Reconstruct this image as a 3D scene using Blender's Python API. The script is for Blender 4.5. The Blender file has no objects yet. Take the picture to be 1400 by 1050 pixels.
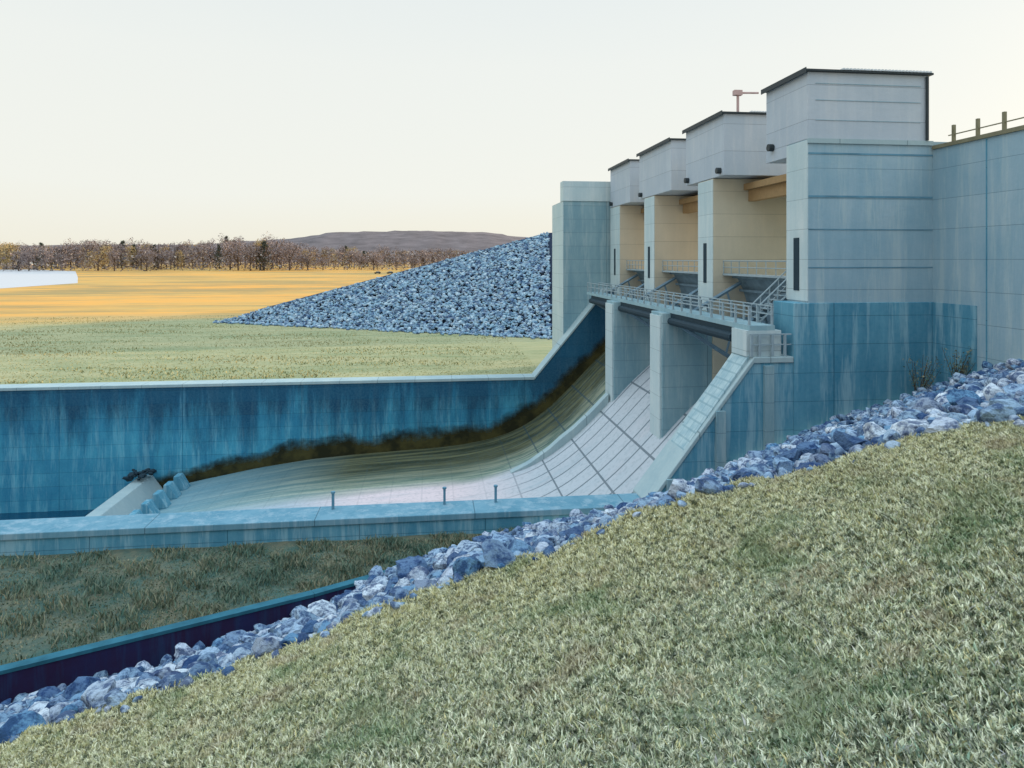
import bpy, bmesh, math, random
import numpy as np
from mathutils import Vector, Matrix
from mathutils import noise as mnoise
R = math.radians
rnd = random.Random(7); nr = np.random.default_rng(7)
S = bpy.context.scene; C = S.collection

# ------------------------------------------------------------------ camera, sky, sun, exposure
F = 920.0 / 1400.0 * 36.0
TH = math.atan(110 / 920.0)
cd = bpy.data.cameras.new('camera'); cam = bpy.data.objects.new('camera', cd); C.objects.link(cam)
cd.lens = F; cd.sensor_width = 36.0; cd.shift_y = -170 / 1400.0
cd.clip_start = 0.1; cd.clip_end = 20000
cam.location = (0, 0, 0); cam.rotation_euler = (R(90), 0, -TH)
S.camera = cam
SUN_EL, SUN_AZ = R(9), R(22)          # azimuth from +X towards +Y
w = bpy.data.worlds.new('World'); S.world = w; w.use_nodes = True
nt = w.node_tree; N = nt.nodes; L = nt.links
bg = N['Background']; bg.inputs['Strength'].default_value = 0.1
sky = N.new('ShaderNodeTexSky'); sky.sky_type = 'NISHITA'; sky.sun_disc = False
sky.sun_elevation = SUN_EL; sky.sun_rotation = math.pi / 2 - SUN_AZ
sky.dust_density = 3.0; sky.air_density = 1.0
tc = N.new('ShaderNodeTexCoord'); sep = N.new('ShaderNodeSeparateXYZ'); L.new(tc.outputs['Generated'], sep.inputs[0])
nz = N.new('ShaderNodeTexNoise'); nz.inputs['Scale'].default_value = 2.2; nz.inputs['Detail'].default_value = 4
mpg = N.new('ShaderNodeMapping'); mpg.inputs['Scale'].default_value = (1, 1, 4); L.new(tc.outputs['Generated'], mpg.inputs[0]); L.new(mpg.outputs[0], nz.inputs['Vector'])
ad = N.new('ShaderNodeMath'); ad.operation = 'MULTIPLY_ADD'; L.new(nz.outputs['Fac'], ad.inputs[0]); ad.inputs[1].default_value = 0.05; L.new(sep.outputs['Z'], ad.inputs[2])
cr = N.new('ShaderNodeValToRGB'); L.new(ad.outputs[0], cr.inputs[0])
cr.color_ramp.elements[0].position = 0.02; cr.color_ramp.elements[0].color = (9.7, 9.3, 7.8, 1)
cr.color_ramp.elements[1].position = 1.0; cr.color_ramp.elements[1].color = (15, 19, 22, 1)
for p, c in ((0.12, (9.7, 9.8, 9.1, 1)), (0.30, (9.4, 9.7, 9.3, 1)), (0.42, (8.7, 9.3, 9.3, 1)), (0.62, (13.5, 16.8, 19.5, 1))):
    e = cr.color_ramp.elements.new(p); e.color = c
mx = N.new('ShaderNodeMix'); mx.data_type = 'RGBA'; mx.inputs[0].default_value = 0.9
L.new(sky.outputs[0], mx.inputs[6]); L.new(cr.outputs[0], mx.inputs[7]); L.new(mx.outputs[2], bg.inputs['Color'])
sd = bpy.data.lights.new('sun', 'SUN'); sd.energy = 5.0; sd.angle = R(0.5); sd.color = (1.0, 0.78, 0.54)
sun = bpy.data.objects.new('sun', sd); C.objects.link(sun)
sv = Vector((math.cos(SUN_EL) * math.cos(SUN_AZ), math.cos(SUN_EL) * math.sin(SUN_AZ), math.sin(SUN_EL)))
sun.rotation_euler = sv.to_track_quat('Z', 'Y').to_euler(); sun.location = (60, 20, 40)
S.view_settings.view_transform = 'Standard'; S.view_settings.look = 'None'; S.view_settings.exposure = 0.0; S.view_settings.gamma = 1.0
S.render.resolution_x = 1024; S.render.resolution_y = 768

# ------------------------------------------------------------------ materials
def mat(name):
    m = bpy.data.materials.new(name); m.use_nodes = True
    b = m.node_tree.nodes['Principled BSDF']; b.inputs['Specular IOR Level'].default_value = 0.15   # dusty, matt outdoor surfaces
    return m, m.node_tree.nodes, m.node_tree.links, b
def mathn(N, L, op, a, b=None, c=None):
    n = N.new('ShaderNodeMath'); n.operation = op
    for i, v in enumerate((a, b, c)):
        if v is None: continue
        if isinstance(v, (int, float)): n.inputs[i].default_value = v
        else: L.new(v, n.inputs[i])
    return n.outputs[0]
def mixc(N, L, f, a, b):
    n = N.new('ShaderNodeMix'); n.data_type = 'RGBA'
    if isinstance(f, (int, float)): n.inputs[0].default_value = f
    else: L.new(f, n.inputs[0])
    for i, v in ((6, a), (7, b)):
        if isinstance(v, tuple): n.inputs[i].default_value = (*v, 1)
        else: L.new(v, n.inputs[i])
    return n.outputs[2]
def noise(N, L, pos, scale, detail=4, sc=(1, 1, 1), rough=0.6):
    mp = N.new('ShaderNodeMapping'); mp.inputs['Scale'].default_value = sc; L.new(pos, mp.inputs[0])
    n = N.new('ShaderNodeTexNoise'); n.inputs['Scale'].default_value = scale; n.inputs['Detail'].default_value = detail
    n.inputs['Roughness'].default_value = rough; L.new(mp.outputs[0], n.inputs['Vector']); return n.outputs['Fac']
def ramp(N, L, f, lo, hi):
    n = N.new('ShaderNodeMapRange'); n.inputs[1].default_value = lo; n.inputs[2].default_value = hi; L.new(f, n.inputs[0]); return n.outputs[0]
def flat(name, col, rough=0.8, metal=0.0, var=0.25, scale=3.0, bump=0.0):
    m, N, L, b = mat(name); g = N.new('ShaderNodeNewGeometry')
    f = noise(N, L, g.outputs['Position'], scale)
    c = mixc(N, L, f, tuple(x * (1 - var) for x in col), tuple(min(1, x * (1 + var)) for x in col))
    L.new(c, b.inputs['Base Color']); b.inputs['Roughness'].default_value = rough; b.inputs['Metallic'].default_value = metal
    return m
def concrete(name, base, stain, light, streak=0.6, lift=1.6, joint=0, low_col=None, low_z=None, low_h=1.5, lift_w=0.03, joint_w=0.06, top_z=None, top_col=None):
    """weathered cast concrete: horizontal lift lines, vertical runs, cloudy stains, optional algae band under low_z(+slope)"""
    m, N, L, b = mat(name); g = N.new('ShaderNodeNewGeometry'); P = g.outputs['Position']
    sp = N.new('ShaderNodeSeparateXYZ'); L.new(P, sp.inputs[0])
    blot = ramp(N, L, noise(N, L, P, 0.35, 6), 0.35, 0.68)
    run = ramp(N, L, noise(N, L, P, 1.0, 5, (0.6, 0.6, 0.06), 0.75), 0.42, 0.62)
    run2 = ramp(N, L, noise(N, L, P, 1.0, 4, (1.3, 1.3, 0.12), 0.75), 0.5, 0.64)
    fine = ramp(N, L, noise(N, L, P, 5.0, 6), 0.3, 0.7)
    c = mixc(N, L, mathn(N, L, 'MULTIPLY', blot, 0.55), base, stain)
    c = mixc(N, L, mathn(N, L, 'MULTIPLY', run, streak), c, stain)
    c = mixc(N, L, mathn(N, L, 'MULTIPLY', run2, streak * 0.75), c, light)
    if top_z is not None:      # dark run-off hanging from the coping
        d = mathn(N, L, 'SUBTRACT', top_z, sp.outputs['Z'])
        edge = ramp(N, L, noise(N, L, P, 1.0, 6, (0.35, 0.35, 0.05), 0.8), 0.34, 0.70)
        d2 = mathn(N, L, 'SUBTRACT', d, mathn(N, L, 'MULTIPLY', edge, 7.5))
        f = mathn(N, L, 'MULTIPLY', ramp(N, L, d2, 3.0, -2.6), 0.85)
        c = mixc(N, L, f, c, top_col)
    c = mixc(N, L, mathn(N, L, 'MULTIPLY', fine, 0.10), c, light)
    def line(coord, period, wdt):
        fr = mathn(N, L, 'FRACT', mathn(N, L, 'DIVIDE', coord, period))
        return mathn(N, L, 'LESS_THAN', fr, wdt / period)
    ln = line(sp.outputs['Z'], lift, lift_w)
    if joint: ln = mathn(N, L, 'MAXIMUM', ln, line(mathn(N, L, 'ADD', sp.outputs['X'], 200.0), joint, joint_w))
    c = mixc(N, L, mathn(N, L, 'MULTIPLY', ln, 0.55), c, tuple(x * 0.25 for x in stain))
    # each lift was cast from a slightly different batch
    wn = N.new('ShaderNodeTexWhiteNoise'); wn.noise_dimensions = '1D'
    L.new(mathn(N, L, 'FLOOR', mathn(N, L, 'DIVIDE', sp.outputs['Z'], lift)), wn.inputs['W'])
    c = mixc(N, L, mathn(N, L, 'MULTIPLY', wn.outputs['Value'], 0.25), c, stain)
    if low_col is not None:
        zz = mathn(N, L, 'ADD', sp.outputs['Z'], mathn(N, L, 'MULTIPLY', noise(N, L, P, 0.9, 5, (1, 1, 0.3)), -1.6))
        f = ramp(N, L, zz, low_z, low_z - low_h)
        c = mixc(N, L, mathn(N, L, 'MULTIPLY', f, 0.9), c, low_col)
    L.new(c, b.inputs['Base Color']); b.inputs['Roughness'].default_value = 0.85
    bp = N.new('ShaderNodeBump'); bp.inputs['Strength'].default_value = 0.35; bp.inputs['Distance'].default_value = 0.05
    h = mathn(N, L, 'SUBTRACT', noise(N, L, P, 3.5, 8), ln); L.new(h, bp.inputs['Height']); L.new(bp.outputs[0], b.inputs['Normal'])
    return m
M = {}
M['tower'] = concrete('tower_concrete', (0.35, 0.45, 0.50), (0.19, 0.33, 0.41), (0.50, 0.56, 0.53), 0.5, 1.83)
M['house'] = concrete('house_concrete', (0.46, 0.50, 0.54), (0.34, 0.40, 0.46), (0.56, 0.56, 0.56), 0.4, 2.1)
M['pier'] = concrete('pier_concrete', (0.60, 0.53, 0.41), (0.46, 0.43, 0.35), (0.70, 0.60, 0.46), 0.25, 1.83)  # warm tan paints bounced light onto the pier sides in the bays
M['nose'] = concrete('pier_nose_concrete', (0.52, 0.60, 0.60), (0.36, 0.47, 0.50), (0.70, 0.70, 0.66), 0.4, 1.83)  # paler tone paints sky light onto the downstream nose faces
M['base'] = concrete('base_concrete', (0.12, 0.32, 0.42), (0.04, 0.19, 0.29), (0.40, 0.56, 0.60), 0.7, 1.7, 7.0)
M['farw'] = concrete('stained_wall_concrete', (0.07, 0.34, 0.47), (0.012, 0.15, 0.28), (0.26, 0.52, 0.60), 0.6, 1.5, 13.2, top_z=-14.7, top_col=(0.003, 0.025, 0.07))
M['chutew'] = concrete('chute_wall_concrete', (0.28, 0.40, 0.43), (0.14, 0.27, 0.33), (0.46, 0.53, 0.52), 0.6, 1.7, 6.0)
M['cope'] = concrete('coping_concrete', (0.36, 0.45, 0.46), (0.24, 0.34, 0.38), (0.50, 0.55, 0.52), 0.3, 30, 4.4)
M['stair0'] = concrete('stair_concrete', (0.30, 0.42, 0.45), (0.18, 0.32, 0.38), (0.42, 0.52, 0.52), 0.4, 30)
M['nearcope'] = concrete('near_coping_concrete', (0.17, 0.32, 0.40), (0.08, 0.22, 0.30), (0.32, 0.42, 0.48), 0.8, 30, 8.8)
def grid_mat():
    m, N, L, b = mat('gridded_slope_concrete'); g = N.new('ShaderNodeNewGeometry'); P = g.outputs['Position']
    sp = N.new('ShaderNodeSeparateXYZ'); L.new(P, sp.inputs[0])
    c = mixc(N, L, ramp(N, L, noise(N, L, P, 1.3, 6), 0.35, 0.65), (0.42, 0.52, 0.53), (0.28, 0.40, 0.44))
    def line(coord, period, wdt): return mathn(N, L, 'LESS_THAN', mathn(N, L, 'FRACT', mathn(N, L, 'DIVIDE', coord, period)), wdt / period)
    ln = mathn(N, L, 'MAXIMUM', line(sp.outputs['X'], 0.36, 0.07), line(sp.outputs['Y'], 0.7, 0.06))
    c = mixc(N, L, mathn(N, L, 'MULTIPLY', ln, 0.4), c, (0.12, 0.22, 0.26))
    L.new(c, b.inputs['Base Color']); b.inputs['Roughness'].default_value = 0.85
    return m
M['course'] = flat('dark_joint_concrete', (0.12, 0.25, 0.33), 0.9, 0, 0.5, 0.8)
M['metal'] = flat('galvanised_steel', (0.55, 0.58, 0.6), 0.5, 0.2)
M['rail'] = flat('pale_painted_rail', (0.30, 0.37, 0.40), 0.6)
M['gate'] = flat('gate_steel', (0.16, 0.24, 0.30), 0.55, 0.1, 0.5, 1.5)
M['roofm'] = flat('dark_roof_metal', (0.035, 0.045, 0.05), 0.5)
M['dark'] = flat('dark_recess', (0.02, 0.04, 0.055), 0.7)
M['red'] = flat('red_primer', (0.46, 0.32, 0.30), 0.6)
M['warm'] = flat('warm_girder_concrete', (0.34, 0.22, 0.11), 0.8)  # ochre paints warm sunlight from upstream into the girder colour
M['bark'] = flat('bark', (0.10, 0.075, 0.06), 0.9)
M['brownw'] = flat('weathered_coping', (0.22, 0.20, 0.13), 0.9, 0, 0.4, 2)

M['stair'] = grid_mat()
# chute / basin floor
def floor_mat():
    m, N, L, b = mat('chute_floor_concrete'); g = N.new('ShaderNodeNewGeometry'); P = g.outputs['Position']
    sp = N.new('ShaderNodeSeparateXYZ'); L.new(P, sp.inputs[0])
    n1 = noise(N, L, P, 0.25, 6, (0.25, 1.0, 1)); n2 = noise(N, L, P, 1.0, 7, (0.06, 1.1, 0.3), 0.75); n3 = noise(N, L, P, 3, 6)
    yy = mathn(N, L, 'ADD', sp.outputs['Y'], mathn(N, L, 'MULTIPLY', mathn(N, L, 'SUBTRACT', n1, 0.5), 5.0))
    c = mixc(N, L, ramp(N, L, n2, 0.35, 0.65), (0.50, 0.48, 0.50), (0.33, 0.40, 0.44))          # dry slab
    up = ramp(N, L, sp.outputs['X'], -14.0, -6.0)
    c = mixc(N, L, mathn(N, L, 'MULTIPLY', mathn(N, L, 'MULTIPLY', up, ramp(N, L, n1, 0.3, 0.5)), 0.85), c, mixc(N, L, ramp(N, L, sp.outputs['X'], 2.0, 10.0), (0.74, 0.58, 0.58), (0.46, 0.49, 0.52)))
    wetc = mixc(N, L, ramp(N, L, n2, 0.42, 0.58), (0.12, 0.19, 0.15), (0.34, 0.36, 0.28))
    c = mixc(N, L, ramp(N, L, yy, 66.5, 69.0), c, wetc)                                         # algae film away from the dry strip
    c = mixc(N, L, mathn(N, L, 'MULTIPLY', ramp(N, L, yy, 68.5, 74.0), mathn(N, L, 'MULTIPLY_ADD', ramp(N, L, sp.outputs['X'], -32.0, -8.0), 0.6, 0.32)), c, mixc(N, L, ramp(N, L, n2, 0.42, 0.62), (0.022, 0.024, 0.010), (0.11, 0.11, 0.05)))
    c = mixc(N, L, mathn(N, L, 'MULTIPLY', ramp(N, L, sp.outputs['X'], -9.0, -26.0), 0.55), c, (0.20, 0.40, 0.52))
    def line(coord, period, wdt):
        return mathn(N, L, 'LESS_THAN', mathn(N, L, 'FRACT', mathn(N, L, 'DIVIDE', mathn(N, L, 'ADD', coord, 400.0), period)), wdt / period)
    ln = mathn(N, L, 'MAXIMUM', line(sp.outputs['X'], 3.0, 0.14), line(sp.outputs['Y'], 2.4, 0.22))
    lf = mathn(N, L, 'MULTIPLY', ln, mathn(N, L, 'ADD', mathn(N, L, 'MULTIPLY', ramp(N, L, sp.outputs['X'], 6, 11), 0.55), 0.12))
    c = mixc(N, L, lf, c, (0.02, 0.05, 0.07))
    c = mixc(N, L, mathn(N, L, 'MULTIPLY', ramp(N, L, n3, 0.5, 0.7), 0.25), c, (0.05, 0.12, 0.14))
    L.new(c, b.inputs['Base Color']); b.inputs['Roughness'].default_value = 0.7
    bp = N.new('ShaderNodeBump'); bp.inputs['Strength'].default_value = 0.4; bp.inputs['Distance'].default_value = 0.06; L.new(n3, bp.inputs['Height']); L.new(bp.outputs[0], b.inputs['Normal'])
    return m
M['floor'] = floor_mat()
def island_mat(name, cols, rough=0.9, nscale=0.5, namt=0.5, col2=None, thr=(0.45, 0.6), bump=0.0):
    m, N, L, b = mat(name); g = N.new('ShaderNodeNewGeometry')
    r = N.new('ShaderNodeValToRGB'); L.new(g.outputs['Random Per Island'], r.inputs[0])
    k = len(cols)
    r.color_ramp.elements[0].color = (*cols[0], 1); r.color_ramp.elements[0].position = 0
    r.color_ramp.elements[1].color = (*cols[-1], 1); r.color_ramp.elements[1].position = 1
    for i in range(1, k - 1):
        e = r.color_ramp.elements.new(i / (k - 1)); e.color = (*cols[i], 1)
    c = r.outputs[0]
    n = noise(N, L, g.outputs['Position'], nscale, 4)
    if name == 'grass_blades':
        sp = N.new('ShaderNodeSeparateXYZ'); L.new(g.outputs['Position'], sp.inputs[0])
        e_ = mathn(N, L, 'ADD', sp.outputs['Y'], mathn(N, L, 'MULTIPLY', noise(N, L, g.outputs['Position'], 0.6, 4), 3.0))
        c = mixc(N, L, mathn(N, L, 'MULTIPLY', ramp(N, L, e_, 4.0, 9.5), 0.5), c, (0.72, 0.60, 0.26))
        mo = ramp(N, L, noise(N, L, g.outputs['Position'], 13.0, 3, (1, 1, 0.6), 0.8), 0.42, 0.50)
        c = mixc(N, L, mathn(N, L, 'MULTIPLY', mathn(N, L, 'SUBTRACT', 1.0, mo), 0.82), c, (0.035, 0.06, 0.035))
        hi = ramp(N, L, noise(N, L, g.outputs['Position'], 15.0, 3, (1, 1, 0.6), 0.8), 0.52, 0.58)
        c = mixc(N, L, mathn(N, L, 'MULTIPLY', hi, 0.6), c, (0.95, 0.92, 0.68))
        c = mixc(N, L, mathn(N, L, 'MULTIPLY', ramp(N, L, noise(N, L, g.outputs['Position'], 1.7, 4), 0.55, 0.68), 0.45), c, (0.46, 0.36, 0.24))
    if col2: c = mixc(N, L, mathn(N, L, 'MULTIPLY', ramp(N, L, n, *thr), namt), c, col2)
    L.new(c, b.inputs['Base Color']); b.inputs['Roughness'].default_value = rough
    if bump:
        bp = N.new('ShaderNodeBump'); bp.inputs['Strength'].default_value = bump; bp.inputs['Distance'].default_value = 0.03
        L.new(noise(N, L, g.outputs['Position'], 14, 5), bp.inputs['Height']); L.new(bp.outputs[0], b.inputs['Normal'])
    return m
def rock_mat(name, cols, sc=3.0):
    m, N, L, b = mat(name); g = N.new('ShaderNodeNewGeometry'); oi = N.new('ShaderNodeObjectInfo')
    rv = mathn(N, L, 'FRACT', mathn(N, L, 'ADD', g.outputs['Random Per Island'], mathn(N, L, 'MULTIPLY', oi.outputs['Random'], 7.31)))
    r = N.new('ShaderNodeValToRGB'); L.new(rv, r.inputs[0]); k = len(cols)
    r.color_ramp.elements[0].color = (*cols[0], 1); r.color_ramp.elements[0].position = 0
    r.color_ramp.elements[1].color = (*cols[-1], 1); r.color_ramp.elements[1].position = 1
    for i in range(1, k - 1):
        e = r.color_ramp.elements.new(i / (k - 1)); e.color = (*cols[i], 1)
    n = noise(N, L, g.outputs['Position'], sc, 7, rough=0.7)
    c = mixc(N, L, mathn(N, L, 'MULTIPLY', ramp(N, L, n, 0.46, 0.58), 0.82), r.outputs[0], (0.012, 0.04, 0.13))
    L.new(c, b.inputs['Base Color']); b.inputs['Roughness'].default_value = 0.88
    bp = N.new('ShaderNodeBump'); bp.inputs['Strength'].default_value = 0.9; bp.inputs['Distance'].default_value = 0.1
    L.new(noise(N, L, g.outputs['Position'], sc * 2.5, 6), bp.inputs['Height']); L.new(bp.outputs[0], b.inputs['Normal'])
    return m
M['rock'] = rock_mat('riprap_stone', sc=4.5, cols=[(0.06, 0.13, 0.26), (0.38, 0.50, 0.64), (0.12, 0.26, 0.42), (0.68, 0.74, 0.80), (0.04, 0.09, 0.20), (0.30, 0.42, 0.54), (0.52, 0.57, 0.66)])
M['farrock'] = rock_mat('far_riprap_stone', [(0.14, 0.26, 0.36), (0.36, 0.48, 0.56), (0.22, 0.36, 0.46), (0.52, 0.60, 0.64), (0.18, 0.32, 0.42)], 1.0)
M['gravel'] = flat('dark_bedding', (0.018, 0.028, 0.055), 0.95, 0, 0.5, 4)  # near-black colour stands in for shade in the gaps between rocks
M['blade'] = island_mat('grass_blades', [(0.03, 0.05, 0.03), (0.60, 0.64, 0.42), (0.16, 0.24, 0.14), (0.92, 0.92, 0.72), (0.05, 0.09, 0.06), (0.70, 0.60, 0.30), (0.28, 0.42, 0.30), (0.42, 0.40, 0.42), (0.88, 0.88, 0.66), (0.04, 0.08, 0.05), (0.50, 0.56, 0.36)], 0.8, 0.9, 0.5, (0.12, 0.22, 0.09), (0.54, 0.66))
M['soil'] = flat('bank_soil', (0.20, 0.22, 0.14), 0.95, 0, 0.5, 5)
M['weed'] = island_mat('weed_blades', [(0.08, 0.13, 0.09), (0.22, 0.24, 0.15), (0.34, 0.28, 0.18), (0.07, 0.15, 0.11), (0.26, 0.24, 0.16)], 0.9, 0.25, 0.5, (0.06, 0.15, 0.12))

def ground_mat():
    m, N, L, b = mat('far_ground_grass'); g = N.new('ShaderNodeNewGeometry'); P = g.outputs['Position']
    sp = N.new('ShaderNodeSeparateXYZ'); L.new(P, sp.inputs[0])
    n1 = noise(N, L, P, 0.02, 5, (0.35, 1.6, 1)); n2 = noise(N, L, P, 0.25, 6, (0.4, 1.5, 1)); n3 = noise(N, L, P, 2.0, 5)
    lawn = mixc(N, L, ramp(N, L, n2, 0.3, 0.7), (0.18, 0.22, 0.11), (0.38, 0.35, 0.19))
    lawn = mixc(N, L, mathn(N, L, 'MULTIPLY', ramp(N, L, noise(N, L, P, 0.08, 6, (0.3, 1.4, 1)), 0.45, 0.7), 0.5), lawn, (0.40, 0.34, 0.18))
    lawn = mixc(N, L, mathn(N, L, 'MULTIPLY', ramp(N, L, n3, 0.4, 0.7), 0.3), lawn, (0.42, 0.44, 0.30))
    dry = mixc(N, L, ramp(N, L, n1, 0.35, 0.62), (0.74, 0.34, 0.07), (0.58, 0.34, 0.10))  # dry grass tan with the low sun's orange painted into it
    dry = mixc(N, L, mathn(N, L, 'MULTIPLY', ramp(N, L, n2, 0.5, 0.75), 0.5), dry, (0.28, 0.32, 0.16))
    dry = mixc(N, L, mathn(N, L, 'MULTIPLY', ramp(N, L, noise(N, L, P, 0.035, 7, (0.25, 1.2, 1), 0.75), 0.46, 0.60), 0.85), dry, (0.27, 0.22, 0.10))
    yy = mathn(N, L, 'ADD', sp.outputs['Y'], mathn(N, L, 'MULTIPLY', mathn(N, L, 'SUBTRACT', n1, 0.5), 120.0))
    c = mixc(N, L, ramp(N, L, yy, 145, 185), lawn, dry)
    L.new(c, b.inputs['Base Color']); b.inputs['Roughness'].default_value = 0.95
    return m
M['ground'] = ground_mat()
def backfill_mat():
    m, N, L, b = mat('backfill_turf'); g = N.new('ShaderNodeNewGeometry'); P = g.outputs['Position']
    n2 = noise(N, L, P, 0.8, 7); n3 = noise(N, L, P, 6, 5)
    c = mixc(N, L, ramp(N, L, n2, 0.38, 0.62), (0.06, 0.11, 0.09), (0.16, 0.15, 0.10))
    c = mixc(N, L, mathn(N, L, 'MULTIPLY', ramp(N, L, n3, 0.45, 0.7), 0.5), c, (0.03, 0.06, 0.06))
    L.new(c, b.inputs['Base Color']); b.inputs['Roughness'].default_value = 0.95
    return m
M['backfill'] = backfill_mat()
def water_mat(name, col, rough):
    m, N, L, b = mat(name); g = N.new('ShaderNodeNewGeometry')
    b.inputs['Base Color'].default_value = (*col, 1); b.inputs['Roughness'].default_value = rough; b.inputs['Specular IOR Level'].default_value = 0.5
    bp = N.new('ShaderNodeBump'); bp.inputs['Strength'].default_value = 0.25; bp.inputs['Distance'].default_value = 0.1
    L.new(noise(N, L, g.outputs['Position'], 0.8, 4, (1, 2, 1)), bp.inputs['Height']); L.new(bp.outputs[0], b.inputs['Normal'])
    return m
M['water'] = water_mat('basin_water', (0.006, 0.05, 0.10), 0.1)
M['pond'] = water_mat('river_water', (0.50, 0.48, 0.48), 0.7)

# ------------------------------------------------------------------ mesh helpers
def mesh_obj(name, V, Fc, m, parent=None, smooth=False):
    me = bpy.data.meshes.new(name); me.from_pydata([tuple(v) for v in V], [], Fc); me.update()
    o = bpy.data.objects.new(name, me); C.objects.link(o)
    if m: me.materials.append(m)
    if smooth: me.polygons.foreach_set('use_smooth', [True] * len(me.polygons))
    if parent: o.parent = parent; o.matrix_parent_inverse = Matrix.Translation(-parent.location)
    return o
class MB:
    def __init__(s): s.V = []; s.F = []
    def add(s, V, Fc):
        k = len(s.V); s.V += [tuple(v) for v in V]; s.F += [tuple(i + k for i in f) for f in Fc]; return s
    def box(s, x0, x1, y0, y1, z0, z1):
        V = [(x, y, z) for z in (z0, z1) for x, y in ((x0, y0), (x1, y0), (x1, y1), (x0, y1))]
        return s.add(V, [(3, 2, 1, 0), (4, 5, 6, 7), (0, 1, 5, 4), (1, 2, 6, 5), (2, 3, 7, 6), (3, 0, 4, 7)])
    def prism(s, poly, y0, y1):       # poly in XZ
        n = len(poly)
        a = sum(poly[i][0] * poly[(i + 1) % n][1] - poly[(i + 1) % n][0] * poly[i][1] for i in range(n))
        if a < 0: poly = poly[::-1]
        V = [(x, y0, z) for x, z in poly] + [(x, y1, z) for x, z in poly]
        Fc = [tuple(range(n)), tuple(range(2 * n - 1, n - 1, -1))]
        Fc += [(i, i + n, (i + 1) % n + n, (i + 1) % n) for i in range(n)]
        return s.add(V, Fc)
    def bar(s, a, b, r, n=6, r2=None):
        a = Vector(a); b = Vector(b); d = (b - a).normalized(); u = d.orthogonal().normalized(); v = d.cross(u)
        r2 = r if r2 is None else r2
        V = [a + (u * math.cos(t) + v * math.sin(t)) * r for t in [2 * math.pi * i / n for i in range(n)]] + [b + (u * math.cos(t) + v * math.sin(t)) * r2 for t in [2 * math.pi * i / n for i in range(n)]]
        return s.add(V, [tuple(range(n - 1, -1, -1)), tuple(range(n, 2 * n))] + [(i, (i + 1) % n, (i + 1) % n + n, i + n) for i in range(n)])
    def build(s, name, m, parent=None, bevel=0.0):
        o = mesh_obj(name, s.V, s.F, m, parent)
        if bevel:
            md = o.modifiers.new('bevel', 'BEVEL'); md.width = bevel; md.segments = 2; md.limit_method = 'ANGLE'
        return o
def tag(o, label=None, cat=None, group=None, kind=None):
    if label: o['label'] = label
    if cat: o['category'] = cat
    if group: o['group'] = group
    if kind: o['kind'] = kind
    return o
def thing(name, loc, label, cat, group=None):
    o = bpy.data.objects.new(name, None); C.objects.link(o); o.location = loc; o.empty_display_size = 0.3
    return tag(o, label, cat, group)
def structure(o, label=None, cat=None): return tag(o, label, cat, kind='structure')

# ------------------------------------------------------------------ main numbers (metres, eye level = 0)
NOSE = 22.45; BACK = 30.58; WT = -14.28; YN = 38.0; YF = 81.16
PIERS = [(38.0, 40.4), (51.7, 54.7), (66.0, 69.2), (78.6, 82.8)]
PROF = [(31, -8.6), (26, -8.7), (24.2, -9.0), (22.5, -10.2), (20, -12.4), (17.8, -14.7), (16, -16.5), (14.2, -18.1), (12, -19.7), (9.7, -20.9), (7, -21.7), (4, -22.2), (0.9, -22.5), (-8.6, -23.0), (-14, -23.4), (-20, -24.2), (-26, -25.3), (-31, -26.3), (-34, -26.9), (-38, -28.6), (-60, -29.2), (-110, -29.4)]
def prof_z(x):
    for (x0, z0), (x1, z1) in zip(PROF, PROF[1:]):
        if x <= x0 and x >= x1: return z1 + (z0 - z1) * (x - x1) / (x0 - x1)
    return -29.3

# ------------------------------------------------------------------ spillway floor
fx = [x / 2 for x in range(62, -220, -1)]
V = []; Fc = []
ys = [40.0, 47, 54, 61, 68, 75, YF + 0.02]
for x in fx:
    # smooth the profile a little
    z = (prof_z(min(31, x + 0.6)) + prof_z(x) + prof_z(x - 0.6)) / 3
    for y in ys: V.append((x, y, z))
k = len(ys)
for i in range(len(fx) - 1):
    for j in range(k - 1): Fc.append((i * k + j, i * k + j + 1, (i + 1) * k + j + 1, (i + 1) * k + j))
structure(mesh_obj('spillway_chute', V, Fc, M['floor'], smooth=True), 'curved concrete spillway chute and basin floor below the gates', 'spillway floor')
wv = MB().add([(-32.3, 39.8, -28.25), (-110, 39.8, -28.25), (-110, YF, -28.25), (-32.3, YF, -28.25)], [(0, 3, 2, 1)])
structure(wv.build('outlet_water', M['water']), 'dark blue water in the outlet channel beyond the end sill', 'water')
# shallow wet puddle along the foot of the far wall

# end sill and baffle blocks
t = tag(MB().prism([(-30.2, -26.6), (-31.6, -24.6), (-32.8, -24.45), (-32.9, -30)], 40.0, YF).build('end_sill', M['cope'], bevel=0.05), 'pale concrete end sill crossing the stilling basin floor at its left end', 'sill')
bn = MB().prism([(-0.75, -0.9), (-0.75, 0.75), (-0.2, 0.75), (0.75, -0.9)], -0.7, 0.7)
ord_ = ['farthest baffle block, close to the foot of the stained far wall', 'second baffle block out from the stained far wall', 'third baffle block out from the stained far wall', 'middle baffle block of the row in front of the end sill', 'fifth baffle block out from the stained far wall', 'nearest baffle block to the near wall that still shows']
first = None
for i, y in enumerate([79.0, 76.2, 73.4, 70.6, 67.8, 65.0]):
    if first is None: o = first = bn.build('baffle_block', M['base'], bevel=0.05)
    else: o = first.copy(); C.objects.link(o)
    o.location = (-27.6, y, -25.5 + 0.75); tag(o, ord_[i], 'baffle block', 'baffle blocks in front of the end sill')

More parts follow.
